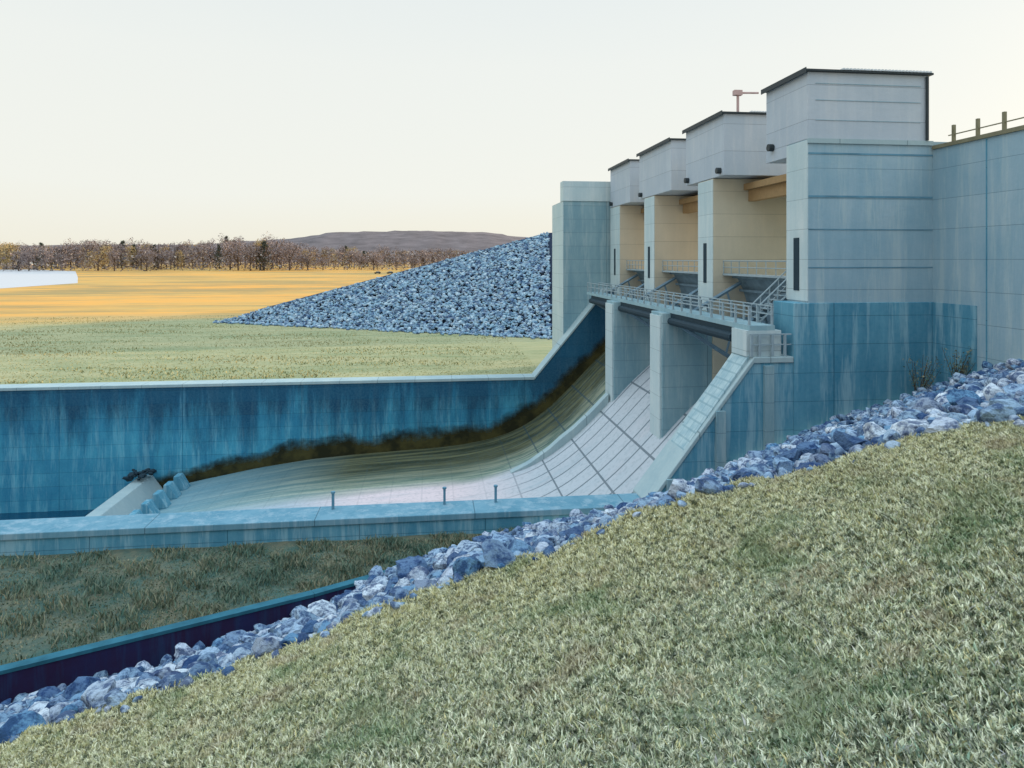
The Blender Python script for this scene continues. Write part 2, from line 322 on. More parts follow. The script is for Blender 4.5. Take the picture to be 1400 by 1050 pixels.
# ------------------------------------------------------------------ training walls
def training(name, y0, y1, label, near):
    o = thing(name, (12.5, y0, WT), label, 'retaining wall')
    xt, zt = (19.0, -5.8) if near else (21.4, -3.6)
    lo = -16.6 if near else -29
    body = MB()
    y2 = y0 + 1.9 if near else y1
    body.box(-110, 12.5, y0, y2, -31, WT - 0.35)
    body.prism([(12.5, -29), (12.5, WT - 0.35), (xt, zt - 0.35), (24.0, zt - 0.35), (24.0, -29)], y0, y1)
    body.build('wall', M['base'] if near else M['farw'], o)
    cp = MB()
    e = 0.10; xe = 21.48 if near else 23.9
    cp.prism([(-110, WT - 0.35), (12.45, WT - 0.35), (12.45, WT), (-110, WT)], y0 - e, y2 + e)
    cp.build('coping', M['nearcope'] if near else M['cope'], o, bevel=0.04); cp = MB()
    cp.prism([(12.451, WT - 0.35), (xt, zt - 0.35), (xe, zt - 0.35), (xe, zt), (xt, zt), (12.451, WT)], y0 - e, y1 + e)
    cp.build('coping', M['cope'], o, bevel=0.04)
    return o
tw = training('training_wall', YN, 40.6, 'near training wall with pale coping that climbs steeply as steps to the near pier', True)
st = MB(); st.prism([(12.6, WT + 0.02), (12.75, WT + 0.24), (18.9, -5.63), (18.99, -5.79)], YN + 0.25, 40.35)
st.build('slope_slab', M['stair'], tw)
pl = MB()
for x in (13.6, 16.6, 19.6): pl.box(x, x + 0.55, YN - 0.28, YN - 0.001, -19, -6.3 - max(0, (18.6 - x)) * 1.3)
pl.build('pilaster', M['chutew'], tw)
TWF = training('training_wall', YF, YF + 2.2, 'far training wall streaked with dark stains, holding up the green bank across the basin', False)

V = []; Fc = []; nb = 400
rr = random.Random(9)
for i in range(nb):
    x = 21.3 - 53.4 * i / (nb - 1); z = prof_z(x)
    hgt = (2.0 if x > -14 else 2.3 - (-14 - x) * 0.09) * (0.9 + 0.25 * math.sin(x * 0.7) * math.sin(x * 0.23)) + 0
    V += [(x, YF - 0.02, z - 0.4), (x, YF - 0.02, z + max(0.3, hgt) + 1.2), (x, YF - 0.001, z + max(0.3, hgt) + 1.21)]
for i in range(nb - 1):
    a = 3 * i; Fc += [(a, a + 1, a + 4, a + 3), (a + 1, a + 2, a + 5, a + 4)]
def algae_mat():
    m, N, L, b = mat('algae_film'); g = N.new('ShaderNodeNewGeometry'); P = g.outputs['Position']
    at_ = N.new('ShaderNodeAttribute'); at_.attribute_name = 'height'
    f = mathn(N, L, 'ADD', at_.outputs['Fac'], mathn(N, L, 'MULTIPLY', mathn(N, L, 'SUBTRACT', noise(N, L, P, 1.0, 6, (0.5, 0.5, 0.5), 0.7), 0.5), 0.9))
    low = mixc(N, L, ramp(N, L, noise(N, L, P, 0.5, 5), 0.4, 0.6), (0.022, 0.022, 0.010), (0.07, 0.06, 0.02))
    c = low
    L.new(mathn(N, L, 'SUBTRACT', 1.0, ramp(N, L, f, 0.42, 0.85)), b.inputs['Alpha'])
    L.new(c, b.inputs['Base Color']); b.inputs['Roughness'].default_value = 0.8; return m
M['algae'] = algae_mat()
ab = mesh_obj('algae_band', V, Fc, M['algae'], TWF)
at_ = ab.data.attributes.new('height', 'FLOAT', 'POINT'); at_.data.foreach_set('value', [v_ for _ in range(nb) for v_ in (0.0, 1.0, 1.0)])
# divider curb that follows the chute from the third pier
V = []; Fc = []
xs = [17.9 - 0.5 * i for i in range(21)]
for x in xs:
    z = prof_z(x); top = z + (0.9 if x > 13 else max(0.06, 0.9 - (13 - x) * 0.16))
    V += [(x, 66.9, z - 0.6), (x, 66.9, top), (x, 67.9, top), (x, 67.9, z - 0.6)]
for i in range(len(xs) - 1):
    for j in range(4): a = i * 4 + j; b = i * 4 + (j + 1) % 4; Fc.append((a, b, b + 4, a + 4))
Fc += [(0, 3, 2, 1), tuple(len(V) - 4 + q for q in range(4))]
tag(mesh_obj('divider_wall', V, Fc, M['cope']), 'low pale divider curb curving down the chute from the foot of the third pier', 'divider wall')

for u_, lb in ((-5.6, 'leftmost of three thin posts standing on the near basin wall'), (0.75, 'middle of three thin posts standing on the near basin wall'), (3.75, 'rightmost of three thin posts standing on the near basin wall')):
    tag(MB().box(u_ - 0.07, u_ + 0.07, YN + 1.4, YN + 1.54, WT + 0.002, WT + 0.9).bar((u_, YN + 1.47, WT + 0.9), (u_, YN + 1.47, WT + 1.0), 0.12, 8).build('marker_post', M['course']), lb, 'post', 'posts on the near basin wall')
# ------------------------------------------------------------------ piers
plabels = ['nearest spillway pier, the broad blue-grey tower wall facing the viewer', 'second spillway pier from the viewer, tan side wall and long dark slot in its nose',
           'third spillway pier from the viewer, its foot meeting the curved divider curb', 'fourth and farthest spillway pier, joined to the stained far training wall']
for i, (y0, y1) in enumerate(PIERS):
    o = thing('spillway_pier', (NOSE, (y0 + y1) / 2, -14), plabels[i], 'pier', 'piers between the spillway bays')
    ztop = 6.5
    if i == 0:
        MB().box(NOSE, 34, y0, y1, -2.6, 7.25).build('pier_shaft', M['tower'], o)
        b = MB(); b.box(21.5, 31.6, y0 - 0.12, y1, -12.5, -2.6); b.build('pier_base', M['base'], o, bevel=0.03)
        MB().box(NOSE - 0.06, BACK - 0.02, y0 - 0.1, y0 - 0.001, 7.0, 7.28).build('ledge', M['cope'], o)
        c_ = MB(); [c_.box(NOSE + 0.01, BACK - 0.01, y0 - 0.03, y0 - 0.001, z_, z_ + h_) for z_, h_ in ((6.35, 0.1), (3.75, 0.12), (1.8, 0.05), (-0.5, 0.06))]; c_.build('string_course', M['course'], o)
    else:
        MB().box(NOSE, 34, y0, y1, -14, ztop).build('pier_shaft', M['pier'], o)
        if i < 3: lo = MB().box(18.25, NOSE - 0.002, y0 + 0.15, y1 - 0.15, -22 if i < 3 else -20, -4.26); lo.build('pier_base', M['chutew'], o, bevel=0.06)
        if i < 3: MB().box(18.1, 18.247, y0 + 0.3, y1 - 0.3, -21.0, -4.5).build('pier_nose_armour', M['nose'], o)  # thin added plate, its pale colour painting the nose's sky-facing brightness
    MB().box(NOSE - 0.05, NOSE - 0.001, y0 + 0.0, y1 - 0.0, -2.5 if i == 0 else -4.2, 7.2 if i == 0 else 6.45).build('nose_face', M['nose'], o)  # pale skin paints the sky-facing side lighter than the pier flanks
    ym = (y0 + y1) / 2
    MB().box(NOSE - 0.09, NOSE - 0.051, ym - 0.3, ym + 0.3, -1.9, 1.35).build('slot', M['dark'], o)

# ------------------------------------------------------------------ operator houses on the piers
houses = [(38.0, 43.06), (49.7, 57.5), (61.2, 71.0), (74.5, 82.9)]
hl = ['nearest operator house, tallest pale grey block with a ribbed roof edge', 'second operator house from the viewer with a reddish mast on its roof',
      'third operator house from the viewer, between two dark roof edges', 'farthest operator house, smallest pale block at the end of the row']
for i, (y0, y1) in enumerate(houses):
    o = thing('operator_house', (26.4, (y0 + y1) / 2, 6.6), hl[i], 'operator house', 'operator houses on top of the piers')
    x0, x1 = NOSE - 0.02, 30.3
    z0 = 7.26 if i == 0 else 6.55
    MB().box(x0, x1, y0 + (0.02 if i == 0 else 0), y1, z0, 11.3).build('wall', M['house'], o, bevel=0.03)
    if i == 0: MB().box(x0, x1, 40.42, y1, 6.5, 7.255).build('floor_slab', M['house'], o)
    rf = MB(); rf.box(x0 - 0.22, x1 + 0.2, y0 - 0.2, y1 + 0.2, 11.3, 11.42); rf.build('roof', M['roofm'], o)
    rb = MB(); nn = 26
    for q in range(nn):
        x = x0 + 2.2 + (x1 - x0 - 2.2) * q / (nn - 1); rb.box(x - 0.06, x + 0.06, y0 - 0.24, y1 + 0.2, 11.42, 11.52)
    rb.build('roof_rib', M['metal'], o)
    fs = MB()
    fs.box(x0 - 0.26, x0 - 0.225, y0 - 0.24, y1 + 0.24, 11.18, 11.5); fs.build('fascia', M['roofm'], o)
    for y in ((y0 + 0.6, y1 - 0.6) if i == 1 else (y1 - 0.9,)):
        lt = MB(); lt.bar((x0 - 0.35, y, 6.95 if i else 7.4), (x0 - 0.001, y, 6.95 if i else 7.4), 0.24, 12)
        lt.build('floodlight', M['roofm'], o)
    if i == 0:
        dp = MB(); dp.bar((x1 - 0.15, y0 - 0.1, 7.3), (x1 - 0.15, y0 - 0.1, 11.2), 0.09, 8); dp.build('downpipe', M['roofm'], o)
        pn = MB()
        for z in (8.4, 9.6, 10.6): pn.box(x0 + 0.5, x1 - 0.5, y0 - 0.012, y0 + 0.01, z, z + 0.04)
        pn.build('panel_joint', M['tower'], o)
# mast and small davit on the second house
o = thing('roof_mast', (23.8, 50.3, 11.5), 'reddish mast with a sideways arm standing on the second operator house roof', 'mast')
mm = MB(); mm.bar((23.9, 50.4, 11.5), (23.9, 50.4, 13.1), 0.11, 8); mm.build('post', M['red'], o)
mm = MB(); mm.bar((23.6, 50.4, 13.1), (25.6, 50.4, 13.15), 0.08, 8); mm.box(23.55, 24.2, 50.2, 50.6, 12.9, 13.3); mm.build('arm', M['red'], o)

# road bridge girders across the bays
for i in range(3):
    ya, yb = PIERS[i][1], PIERS[i + 1][0]
    o = thing('bridge_span', (27, (ya + yb) / 2, 5), ['nearest bridge span, ochre girders over the widest open bay', 'middle bridge span over the second open bay', 'farthest bridge span over the third open bay'][i], 'bridge', 'bridge spans over the gate bays')
    for x in (25.4, 29.6): MB().box(x, x + 0.6, ya + 0.01, yb - 0.01, 4.7, 5.6).build('girder', M['warm'], o)
    MB().box(25.0, 33.0, ya + 0.01, yb - 0.01, 5.6, 6.1).build('deck', M['warm'], o)
# ------------------------------------------------------------------ tainter gates
TX, TZ, GR = 18.9, -4.9, 6.5
for i in range(3):
    ya, yb = PIERS[i][1] + 0.05, PIERS[i + 1][0] - 0.05
    o = thing('radial_gate', (TX, (ya + yb) / 2, TZ), ['radial steel gate closing the nearest bay, with braced arms', 'radial steel gate closing the middle bay, with braced arms', 'radial steel gate closing the farthest bay, with braced arms'][i], 'gate', 'radial gates in the spillway bays')
    A = [R(34 - 78 * q / 14) for q in range(15)]
    V = []; Fc = []
    for a in A:
        for rr in (GR, GR + 0.12):
            for y in (ya, yb): V.append((TX + rr * math.cos(a), y, TZ + rr * math.sin(a)))
    for q in range(14):
        b0 = q * 4; b1 = b0 + 4
        Fc += [(b0, b0 + 1, b1 + 1, b1), (b0 + 2, b1 + 2, b1 + 3, b0 + 3), (b0, b1, b1 + 2, b0 + 2), (b0 + 1, b0 + 3, b1 + 3, b1 + 1)]
    Fc += [(0, 2, 3, 1), (56, 57, 59, 58)]
    mesh_obj('skin_plate', V, Fc, M['gate'], o)
    rb = MB()
    for a in A[::2]:
        p = (TX + (GR - 0.2) * math.cos(a), 0, TZ + (GR - 0.2) * math.sin(a)); rb.bar((p[0], ya, p[2]), (p[0], yb, p[2]), 0.14, 4)
    rb.build('rib', M['gate'], o)
    for y in (ya + 1.0, yb - 1.0):
        ar = MB()
        for a in (R(30), R(2), R(-32)):
            ar.bar((TX, y, TZ), (TX + (GR - 0.3) * math.cos(a), y, TZ + (GR - 0.3) * math.sin(a)), 0.17, 6)
        for f in (0.45, 0.75):
            q = [(TX + GR * f * math.cos(a), y, TZ + GR * f * math.sin(a)) for a in (R(30), R(2), R(-32))]
            ar.bar(q[0], q[1], 0.09, 5); ar.bar(q[1], q[2], 0.09, 5)
        ar.build('arm', M['gate'], o)
    tb = MB(); tb.bar((TX, ya, TZ), (TX, yb, TZ), 0.3, 10); tb.build('trunnion_beam', M['dark'], o)
    wk = MB(); wk.box(23.2, 24.1, ya, yb, -1.25, -1.1)
    for q in range(9):
        y = ya + 0.1 + (yb - ya - 0.2) * q / 8; wk.bar((23.25, y, -1.1), (23.25, y, -0.1), 0.045, 5)
    wk.bar((23.25, ya, -0.1), (23.25, yb, -0.1), 0.045, 5); wk.bar((23.25, ya, -0.6), (23.25, yb, -0.6), 0.035, 5)
    wk.build('walkway', M['rail'], o)

# service bridge with railings downstream of the gates
o = thing('service_bridge', (19.6, 60, -4.3), 'narrow service footbridge with white railings crossing the three bays below the gates', 'footbridge')
d = MB(); d.box(18.9, 20.5, 38.3, 80.9, -4.255, -3.95); d.build('deck', M['stair0'], o)
d = MB(); d.box(18.95, 19.15, 38.4, 80.8, -4.85, -4.256)
for ya, yb in [(PIERS[k][1] + .1, PIERS[k + 1][0] - .1) for k in range(3)]: pass
d = MB()
for ya, yb in [(40.9, 51.8), (54.6, 66.1), (69.1, 78.7)]:
    d.box(18.95, 19.2, ya, yb, -4.9, -4.257); d.box(20.2, 20.45, ya, yb, -4.9, -4.257)
d.build('beam', M['dark'], o)
for x in (18.98, 20.42):
    rl = MB()
    for q in range(24):
        y = 38.5 + 42.2 * q / 23; rl.box(x - 0.06, x + 0.06, y - 0.06, y + 0.06, -3.95, -2.85)
    for z in (-2.85, -3.35): rl.box(x - 0.04, x + 0.04, 38.4, 80.8, z, z + 0.07)
    rl.build('railing', M['rail'], o)
MB().box(18.7, 20.9, 38.3, 40.3, -5.8, -4.257).build('abutment_block', M['nose'], o)
# stair from the footbridge to the near pier ledge
o = thing('access_stair', (20.6, 40.8, -4), 'pale steel access stair rising against the near pier beside the footbridge', 'stair')
sm = MB(); m_ = 10
for q in range(m_):
    x = 20.6 + (23.6 - 20.6) * q / m_; z = -3.95 + 2.8 * (q + 1) / m_
    sm.box(x, x + 0.32, 40.5, 41.5, z - 0.06, z)
sm.build('tread', M['rail'], o)
for y in (40.5, 41.5):
    r_ = MB(); r_.bar((20.6, y, -4.0), (23.7, y, -1.15), 0.07, 5); r_.bar((20.6, y, -2.95), (23.7, y, -0.1), 0.05, 5)
    for q in range(6):
        x = 20.6 + 3.1 * q / 5; z = -4.0 + 2.85 * q / 5; r_.bar((x, y, z), (x, y, z + 1.05), 0.045, 5)
    r_.build('handrail', M['rail'], o)
# platform railing on the near wall
o = thing('platform_railing', (21, 38.2, -5.8), 'short white railing on the ledge at the head of the stepped near wall', 'railing')
for x in (18.9, 19.4, 20.2, 21.0): MB().box(x - 0.07, x + 0.07, 38.0, 38.14, -5.8, -4.5).build('post', M['rail'], o)
rl = MB(); rl.box(18.8, 21.4, 38.02, 38.12, -4.5, -4.42); rl.box(18.8, 21.4, 38.03, 38.11, -5.1, -5.04); rl.build('rail', M['rail'], o)

# ------------------------------------------------------------------ right wall (non-overflow section) with railing
o = thing('abutment_wall', (BACK, 28, -8), 'long blue-grey concrete wall running out of frame on the right, weathered brown along its top', 'wall')
MB().box(BACK, 33.5, 10, 37.995, -12, 6.75).build('wall', M['tower'], o)
MB().box(BACK - 0.1, BACK - 0.001, 34.6, 37.86, -12, -2.61).build('wall_base', M['base'], o)
MB().box(BACK - 0.12, 33.6, 10, 37.9, 6.75, 6.98).build('coping', M['brownw'], o)
jb = MB()
for y in (33.9, 29.5): jb.box(BACK - 0.012, BACK + 0.01, y, y + 0.09, -8, 6.7)
jb.build('wall_joint', M['base'], o)
o = thing('crest_railing', (BACK + 0.6, 28, 6.98), 'thin brown post-and-rail fence along the top of the right-hand wall', 'railing')
for y in (37.0, 35.2, 33.4, 31.6, 29.8, 28.0, 26.2):
    p = MB(); p.box(BACK + 0.5, BACK + 0.66, y - 0.08, y + 0.08, 6.98, 8.1); p.build('post', M['brownw'], o)
rl = MB(); rl.box(BACK + 0.54, BACK + 0.6, 20, 37.4, 7.5, 7.56); rl.build('rail', M['brownw'], o)

# far abutment block
o = thing('abutment_wall', (18, 86, -14), 'far abutment block beyond the last pier, dark teal side under a pale cap', 'wall')
MB().box(16.5, 34, 83.4, 91, -16, 7.4).build('wall', M['chutew'], o)
MB().box(16.4, 34, 83.3, 85, 7.4, 9.9).build('cap', M['nose'], o)
MB().box(16.44, 16.499, 83.4, 91, -15, 7.38).build('nose_face', M['nose'], o)

# ------------------------------------------------------------------ terrain near the camera
def lin(tab, x):
    if x <= tab[0][0]: return tab[0][1] + (x - tab[0][0]) * (tab[1][1] - tab[0][1]) / (tab[1][0] - tab[0][0]) * 0.6
    for (a, va), (b, vb) in zip(tab, tab[1:]):
        if x <= b: return va + (vb - va) * (x - a) / (b - a)
    return tab[-1][1] + (x - tab[-1][0]) * (tab[-1][1] - tab[-2][1]) / (tab[-1][0] - tab[-2][0]) * 0.6
EDGE = [(0, 1015), (130, 985), (270, 930), (500, 838), (600, 797), (720, 757), (900, 700), (1100, 643), (1250, 602), (1400, 568)]
TOE = [(0, 968, 0), (200, 918, 0), (430, 838, 0), (520, 790, 0), (600, 756, 0), (720, 724, 0), (885, 690, 0), (1000, 640, 0), (1105, 592, 0), (1275, 532, 0), (1340, 505, 0), (1400, 490, 0)]
ct, s_t = math.cos(TH), math.sin(TH)
def az(u):       # direction of image column u: (X, Y) per unit depth
    k = (u - 700) / 920; return (k * ct + s_t, -k * s_t + ct)
def gplane(x, y): return -2.6 + 0.3 * x - 0.16 * y + 0.05 * math.sin(0.9 * x + 0.6 * y) + 0.04 * math.sin(1.9 * x - 1.3 * y)
def toe_z(u):
    return lin([(0, -17.2), (200, -17.0), (430, -16.6), (520, -15.6), (600, -15.2), (720, -14.9), (885, -14.3), (1105, -10.3), (1275, -7.9), (1340, -6.2), (1400, -5.2)], u)
cols = [-330 + 24 * i for i in range(92)]
EP = []; TP = []
for u in cols:
    ax, ay = az(u); sl = -(lin(EDGE, u) - 355) / 920
    if ay < 0.05: ay = 0.05
    d = 2.6 / (-sl + 0.3 * ax - 0.16 * ay) if (-sl + 0.3 * ax - 0.16 * ay) > 0.05 else 9
    d = max(6.5, min(10, d))
    EP.append((ax * d, ay * d, gplane(ax * d, ay * d)))
    st_ = -(lin([(a, b) for a, b, c in TOE], u) - 355) / 920
    z = toe_z(u); D = min(60, z / min(-0.05, st_))
    X, Y = ax * D, ay * D
    lim = 37.9 if X > -10 else 60
    if Y > 37.85: Y = 37.85
    if X > 30.4 : X = 30.4 + min(0, 0); Y = min(Y, ay / ax * 30.4)
    TP.append((X, Y, z))
nT = 26
V = []; Fc = []
for e, t_ in zip(EP, TP):
    de = math.hypot(e[0], e[1]); dt = math.hypot(t_[0], t_[1]); le = e[2] / de; lt_ = t_[2] / dt
    for j in range(nT + 1):
        s = (j / nT); x = e[0] + (t_[0] - e[0]) * s; y = e[1] + (t_[1] - e[1]) * s
        dd = math.hypot(x, y); z = (le + (lt_ - le) * s ** 0.75) * dd - 0.12 * math.sin(math.pi * s)
        V.append((x, y, z - 0.05))
for i in range(len(cols) - 1):
    for j in range(nT): a = i * (nT + 1) + j; Fc.append((a, a + nT + 1, a + nT + 2, a + 1))
RV = V
structure(mesh_obj('riprap_bed', V, Fc, M['gravel'], smooth=True), 'dark bedding under the riprap rocks', 'ground')
# grass bank: sheet from far behind the camera to the edge line
V = []; Fc = []
rows = 30
for k_, e in enumerate(EP):
    for j in range(rows + 1):
        s = j / rows; y = -25 + (e[1] + 25) * s; x = e[0] * (1 + 1.6 * (1 - s)) ; V.append((x, y, gplane(x, y) - (0.02 if j < rows else 0.06)))
for i in range(len(EP) - 1):
    for j in range(rows): a = i * (rows + 1) + j; Fc.append((a, a + rows + 1, a + rows + 2, a + 1))
structure(mesh_obj('grass_bank', V, Fc, M['soil'], smooth=True), 'sloping grass bank in the foreground', 'ground')
# embankment crest beyond the right of the frame
cr_ = MB().prism([(30.7, -12), (30.7, 6.6), (36, 6.7), (44, 6.7), (70, -8), (70, -14)], 37.0, -60)
structure(cr_.build('crest_embankment', M['soil']), 'grassy crest of the dam behind the right-hand wall', 'ground')

# backfill between ditch and near wall; ditch wall
DW = [(-60, 8.5), (-15.9, 27.1), (-5.4, 31.6), (0.5, 34.6), (6.5, 37.8)]
V = []; Fc = []
n = 60
for i in range(n + 1):
    x = -60 + 66.5 * i / n; y0 = lin([(a, b) for a, b in DW], x)
    for j in range(9):
        y = y0 + (YN - 0.005 - y0) * j / 8; V.append((x, y, -15.45 - 0.10 * math.sin(j / 8 * math.pi) + 0.06 * math.sin(x * 0.8 + j)))
for i in range(n):
    for j in range(8): a = i * 9 + j; Fc.append((a, a + 9, a + 10, a + 1))
structure(mesh_obj('backfill_ground', V, Fc, M['backfill'], smooth=True), 'dark green-brown ground between the ditch and the near training wall', 'ground')
kw = MB(); 
for (xa, ya), (xb, yb) in zip(DW, DW[1:]):
    dx, dy = xb - xa, yb - ya; l = math.hypot(dx, dy); nx, ny = dy / l, -dx / l
    a0 = (xa, ya); b0 = (xb, yb); a1 = (xa + nx * 0.28, ya + ny * 0.28); b1 = (xb + nx * 0.28, yb + ny * 0.28)
    V = [(*a1, -18.6), (*b1, -18.6), (*b0, -18.6), (*a0, -18.6), (*a1, -15.28), (*b1, -15.28), (*b0, -15.28), (*a0, -15.28)]
    kw.add(V, [(3, 2, 1, 0), (4, 5, 6, 7), (0, 1, 5, 4), (1, 2, 6, 5), (2, 3, 7, 6), (3, 0, 4, 7)])
M['ditchc'] = flat('ditch_coping', (0.03, 0.13, 0.18), 0.9, 0, 0.6, 1.2)
M['ditch'] = concrete('ditch_concrete', (0.02, 0.025, 0.09), (0.035, 0.01, 0.03), (0.02, 0.06, 0.14), 0.7, 3.0, 0)  # near-black colours paint the wall's shadow into the concrete
o = thing('ditch_wall', (-12, 29, -15.3), 'low dark concrete ditch wall with a thin teal top edge, lower left beyond the rocks', 'wall')
kw.build('wall', M['ditch'], o)
kt = MB()
for (xa, ya), (xb, yb) in zip(DW, DW[1:]):
    dx, dy = xb - xa, yb - ya; l = math.hypot(dx, dy); nx, ny = dy / l, -dx / l
    a0 = (xa - nx * .12, ya - ny * .12); b0 = (xb - nx * .12, yb - ny * .12); a1 = (xa + nx * 0.32, ya + ny * 0.32); b1 = (xb + nx * 0.32, yb + ny * 0.32)
    V = [(*a1, -15.279), (*b1, -15.279), (*b0, -15.279), (*a0, -15.279), (*a1, -15.14), (*b1, -15.14), (*b0, -15.14), (*a0, -15.14)]
    kt.add(V, [(3, 2, 1, 0), (4, 5, 6, 7), (0, 1, 5, 4), (1, 2, 6, 5), (2, 3, 7, 6), (3, 0, 4, 7)])
kt.build('coping', M['ditchc'], o)
V = []; Fc = []
for i in range(n + 1):
    x = -60 + 66.5 * i / n; y0 = lin(DW, x); V += [(x + 0.3, y0 - 6, -17.9), (x, y0, -17.5)]
for i in range(n): Fc.append((2 * i, 2 * i + 2, 2 * i + 3, 2 * i + 1))
structure(mesh_obj('ditch_floor', V, Fc, M['gravel']), 'dark ditch floor', 'ground')

# ------------------------------------------------------------------ rocks
def make_rock(sub, seed, cuts=11):
    r = random.Random(seed); bm = bmesh.new(); bmesh.ops.create_icosphere(bm, subdivisions=sub, radius=1)
    pl = []
    for _ in range(cuts):
        n_ = Vector((r.gauss(0, 1), r.gauss(0, 1), r.gauss(0, 1))).normalized(); pl.append((n_, r.uniform(0.5, 0.85)))
    sx, sy, sz = r.uniform(0.8, 1.35), r.uniform(0.7, 1.1), r.uniform(0.5, 0.85)
    for v in bm.verts:
        p = v.co.copy()
        for n_, d_ in pl:
            q = p.dot(n_)
            if q > d_: p -= n_ * (q - d_)
        p *= 1 + r.uniform(-0.05, 0.05) + 0.09 * mnoise.noise(p * 2.3 + Vector((seed, 0, 0)))
        v.co = Vector((p.x * sx, p.y * sy, p.z * sz))
    V = np.array([v.co[:] for v in bm.verts]); Fc = np.array([[v.index for v in f.verts] for f in bm.faces]); bm.free()
    return V, Fc
NEARP = [make_rock(3, 100 + i) for i in range(10)]
FARP = [make_rock(1, 200 + i, 6) for i in range(10)]
def rotm(r):
    a, b, c = r.uniform(0, 6.28), r.uniform(-0.6, 0.6), r.uniform(-0.6, 0.6)
    return np.array((Matrix.Rotation(a, 3, 'Z') @ Matrix.Rotation(b, 3, 'X') @ Matrix.Rotation(c, 3, 'Y')))
def join_rocks(name, items, protos, m):
    Vs = []; Fs = []; k = 0
    for (x, y, z, s, pi) in items:
        V0, F0 = protos[pi]; Vs.append((V0 @ rotm(rnd).T) * s + (x, y, z)); Fs.append(F0 + k); k += len(V0)
    Vs = np.concatenate(Vs); Fs = np.concatenate(Fs)
    me = bpy.data.meshes.new(name); me.vertices.add(len(Vs)); me.vertices.foreach_set('co', Vs.ravel())
    me.loops.add(Fs.size); me.loops.foreach_set('vertex_index', Fs.ravel())
    me.polygons.add(len(Fs)); me.polygons.foreach_set('loop_start', np.arange(0, Fs.size, 3)); me.update(calc_edges=True); me.validate()
    o = bpy.data.objects.new(name, me); C.objects.link(o); me.materials.append(m); return o
rocks = []
ncol = len(cols)
def bed(ci, s):
    i = min(ncol - 2, int(ci)); f = ci - i; j = min(nT - 1, int(s * nT)); g = s * nT - j
    def P(a, b): return np.array(RV[a * (nT + 1) + b])
    return (P(i, j) * (1 - f) * (1 - g) + P(i + 1, j) * f * (1 - g) + P(i, j + 1) * (1 - f) * g + P(i + 1, j + 1) * f * g)
grid = {}
tries = 0
while tries < 130000 and len(rocks) < 9500:
    tries += 1
    ci = rnd.uniform(6, ncol - 8); s = rnd.random() ** 0.62
    p = bed(ci, s)
    s2 = rnd.choice((0.07, 0.10, 0.13, 0.16, 0.20)) if s < 0.25 else rnd.choice((0.13, 0.18, 0.24, 0.30, 0.38))
    s2 *= rnd.uniform(0.85, 1.15)
    if p[1] > 37.6 - s2 * 0.6 or p[0] > 30.3 - s2: continue
    key = (math.floor(p[0] / 0.7), math.floor(p[1] / 0.7)); ok = True
    for a in (-1, 0, 1):
        for b in (-1, 0, 1):
            for q in grid.get((key[0] + a, key[1] + b), ()):
                if (q[0] - p[0]) ** 2 + (q[1] - p[1]) ** 2 < (0.80 * (q[3] + s2)) ** 2: ok = False
    if not ok: continue
    it = (p[0], p[1], p[2] + s2 * rnd.uniform(0.1, 0.9), s2, rnd.randrange(10)); grid.setdefault(key, []).append(it); rocks.append((it, ci))
def show(it, ci):
    u = cols[0] + 24 * ci
    vis = 1 if -20 < u < 1420 else 0
    return vis * it[3] / math.hypot(it[0], it[1])
rocks.sort(key=lambda r: -show(*r))
bigm = {}
LN = 'larger angular blue-grey rock bedded in the riprap band just below the foreground grass'
NI = 292
for it, ci in rocks[:NI]:
    pi = it[4]
    if pi not in bigm:
        V0, F0 = NEARP[pi]; o = mesh_obj('riprap_rock', V0, [tuple(int(q) for q in f) for f in F0], M['rock']); bigm[pi] = o
    else:
        o = bigm[pi].copy(); C.objects.link(o)
    o.location = it[:3]; o.scale = (it[3],) * 3; o.rotation_euler = (rnd.uniform(-.6, .6), rnd.uniform(-.6, .6), rnd.uniform(0, 6.28))
    tag(o, LN, 'rock', 'larger riprap rocks below the grass bank')
MIDP = [make_rock(2, 100 + i) for i in range(10)]
strays = []
for _ in range(60):
    ci = rnd.uniform(8, ncol - 10); i_ = int(ci); e = EP[i_]; e2 = EP[i_ + 1]; f_ = ci - i_; k2 = 1 - abs(rnd.gauss(0, 0.018)); s_ = rnd.choice((.03, .04, .06, .08))
    x_ = (e[0] * (1 - f_) + e2[0] * f_) * k2; y_ = (e[1] * (1 - f_) + e2[1] * f_) * k2; strays.append((x_, y_, gplane(x_, y_) + s_ * 0.15, s_, rnd.randrange(10)))
tag(join_rocks('riprap_stones', [r[0] for r in rocks[NI:]] + strays, MIDP, M['rock']), 'smaller and farther riprap stones filling the band between grass and walls', 'riprap', kind='stuff')
# a few boulders one can pick out
for (u, v, dist, s, pi, lb) in ((752, 752, 12.0, 0.30, 2, 'big flat pale-blue boulder at the grass edge, just below the basin wall top'), (1235, 580, 15, 0.45, 5, 'big pinkish-grey boulder on the rock band under the tower wall'), (1165, 600, 16, 0.34, 7, 'rounded mauve boulder left of the big pinkish one under the tower'),
                             (665, 780, 11, 0.24, 1, 'pale tan flat boulder poking into the grass edge near mid band')):
    ax, ay = az(u); z = -(v - 355) / 920 * dist
    V0, F0 = NEARP[pi]; o = mesh_obj('boulder', V0, [tuple(int(q) for q in f) for f in F0], M['rock'])
    o.location = (ax * dist, ay * dist, z - s * 0.25); o.scale = (s, s * 0.9, s * 0.75); o.rotation_euler = (0.1, 0.05, pi)
    tag(o, lb, 'boulder')
# debris heap on the sill
o = tag(join_rocks('debris_heap', [(-32.3 + rnd.uniform(-1.2, 1.2), 79.5 + rnd.uniform(-1.4, 1.2), -24.3 + rnd.uniform(0, 0.6), rnd.uniform(0.15, 0.45), rnd.randrange(10)) for _ in range(40)], FARP, M['dark']), 'dark heap of debris caught on the far end of the sill', 'debris')

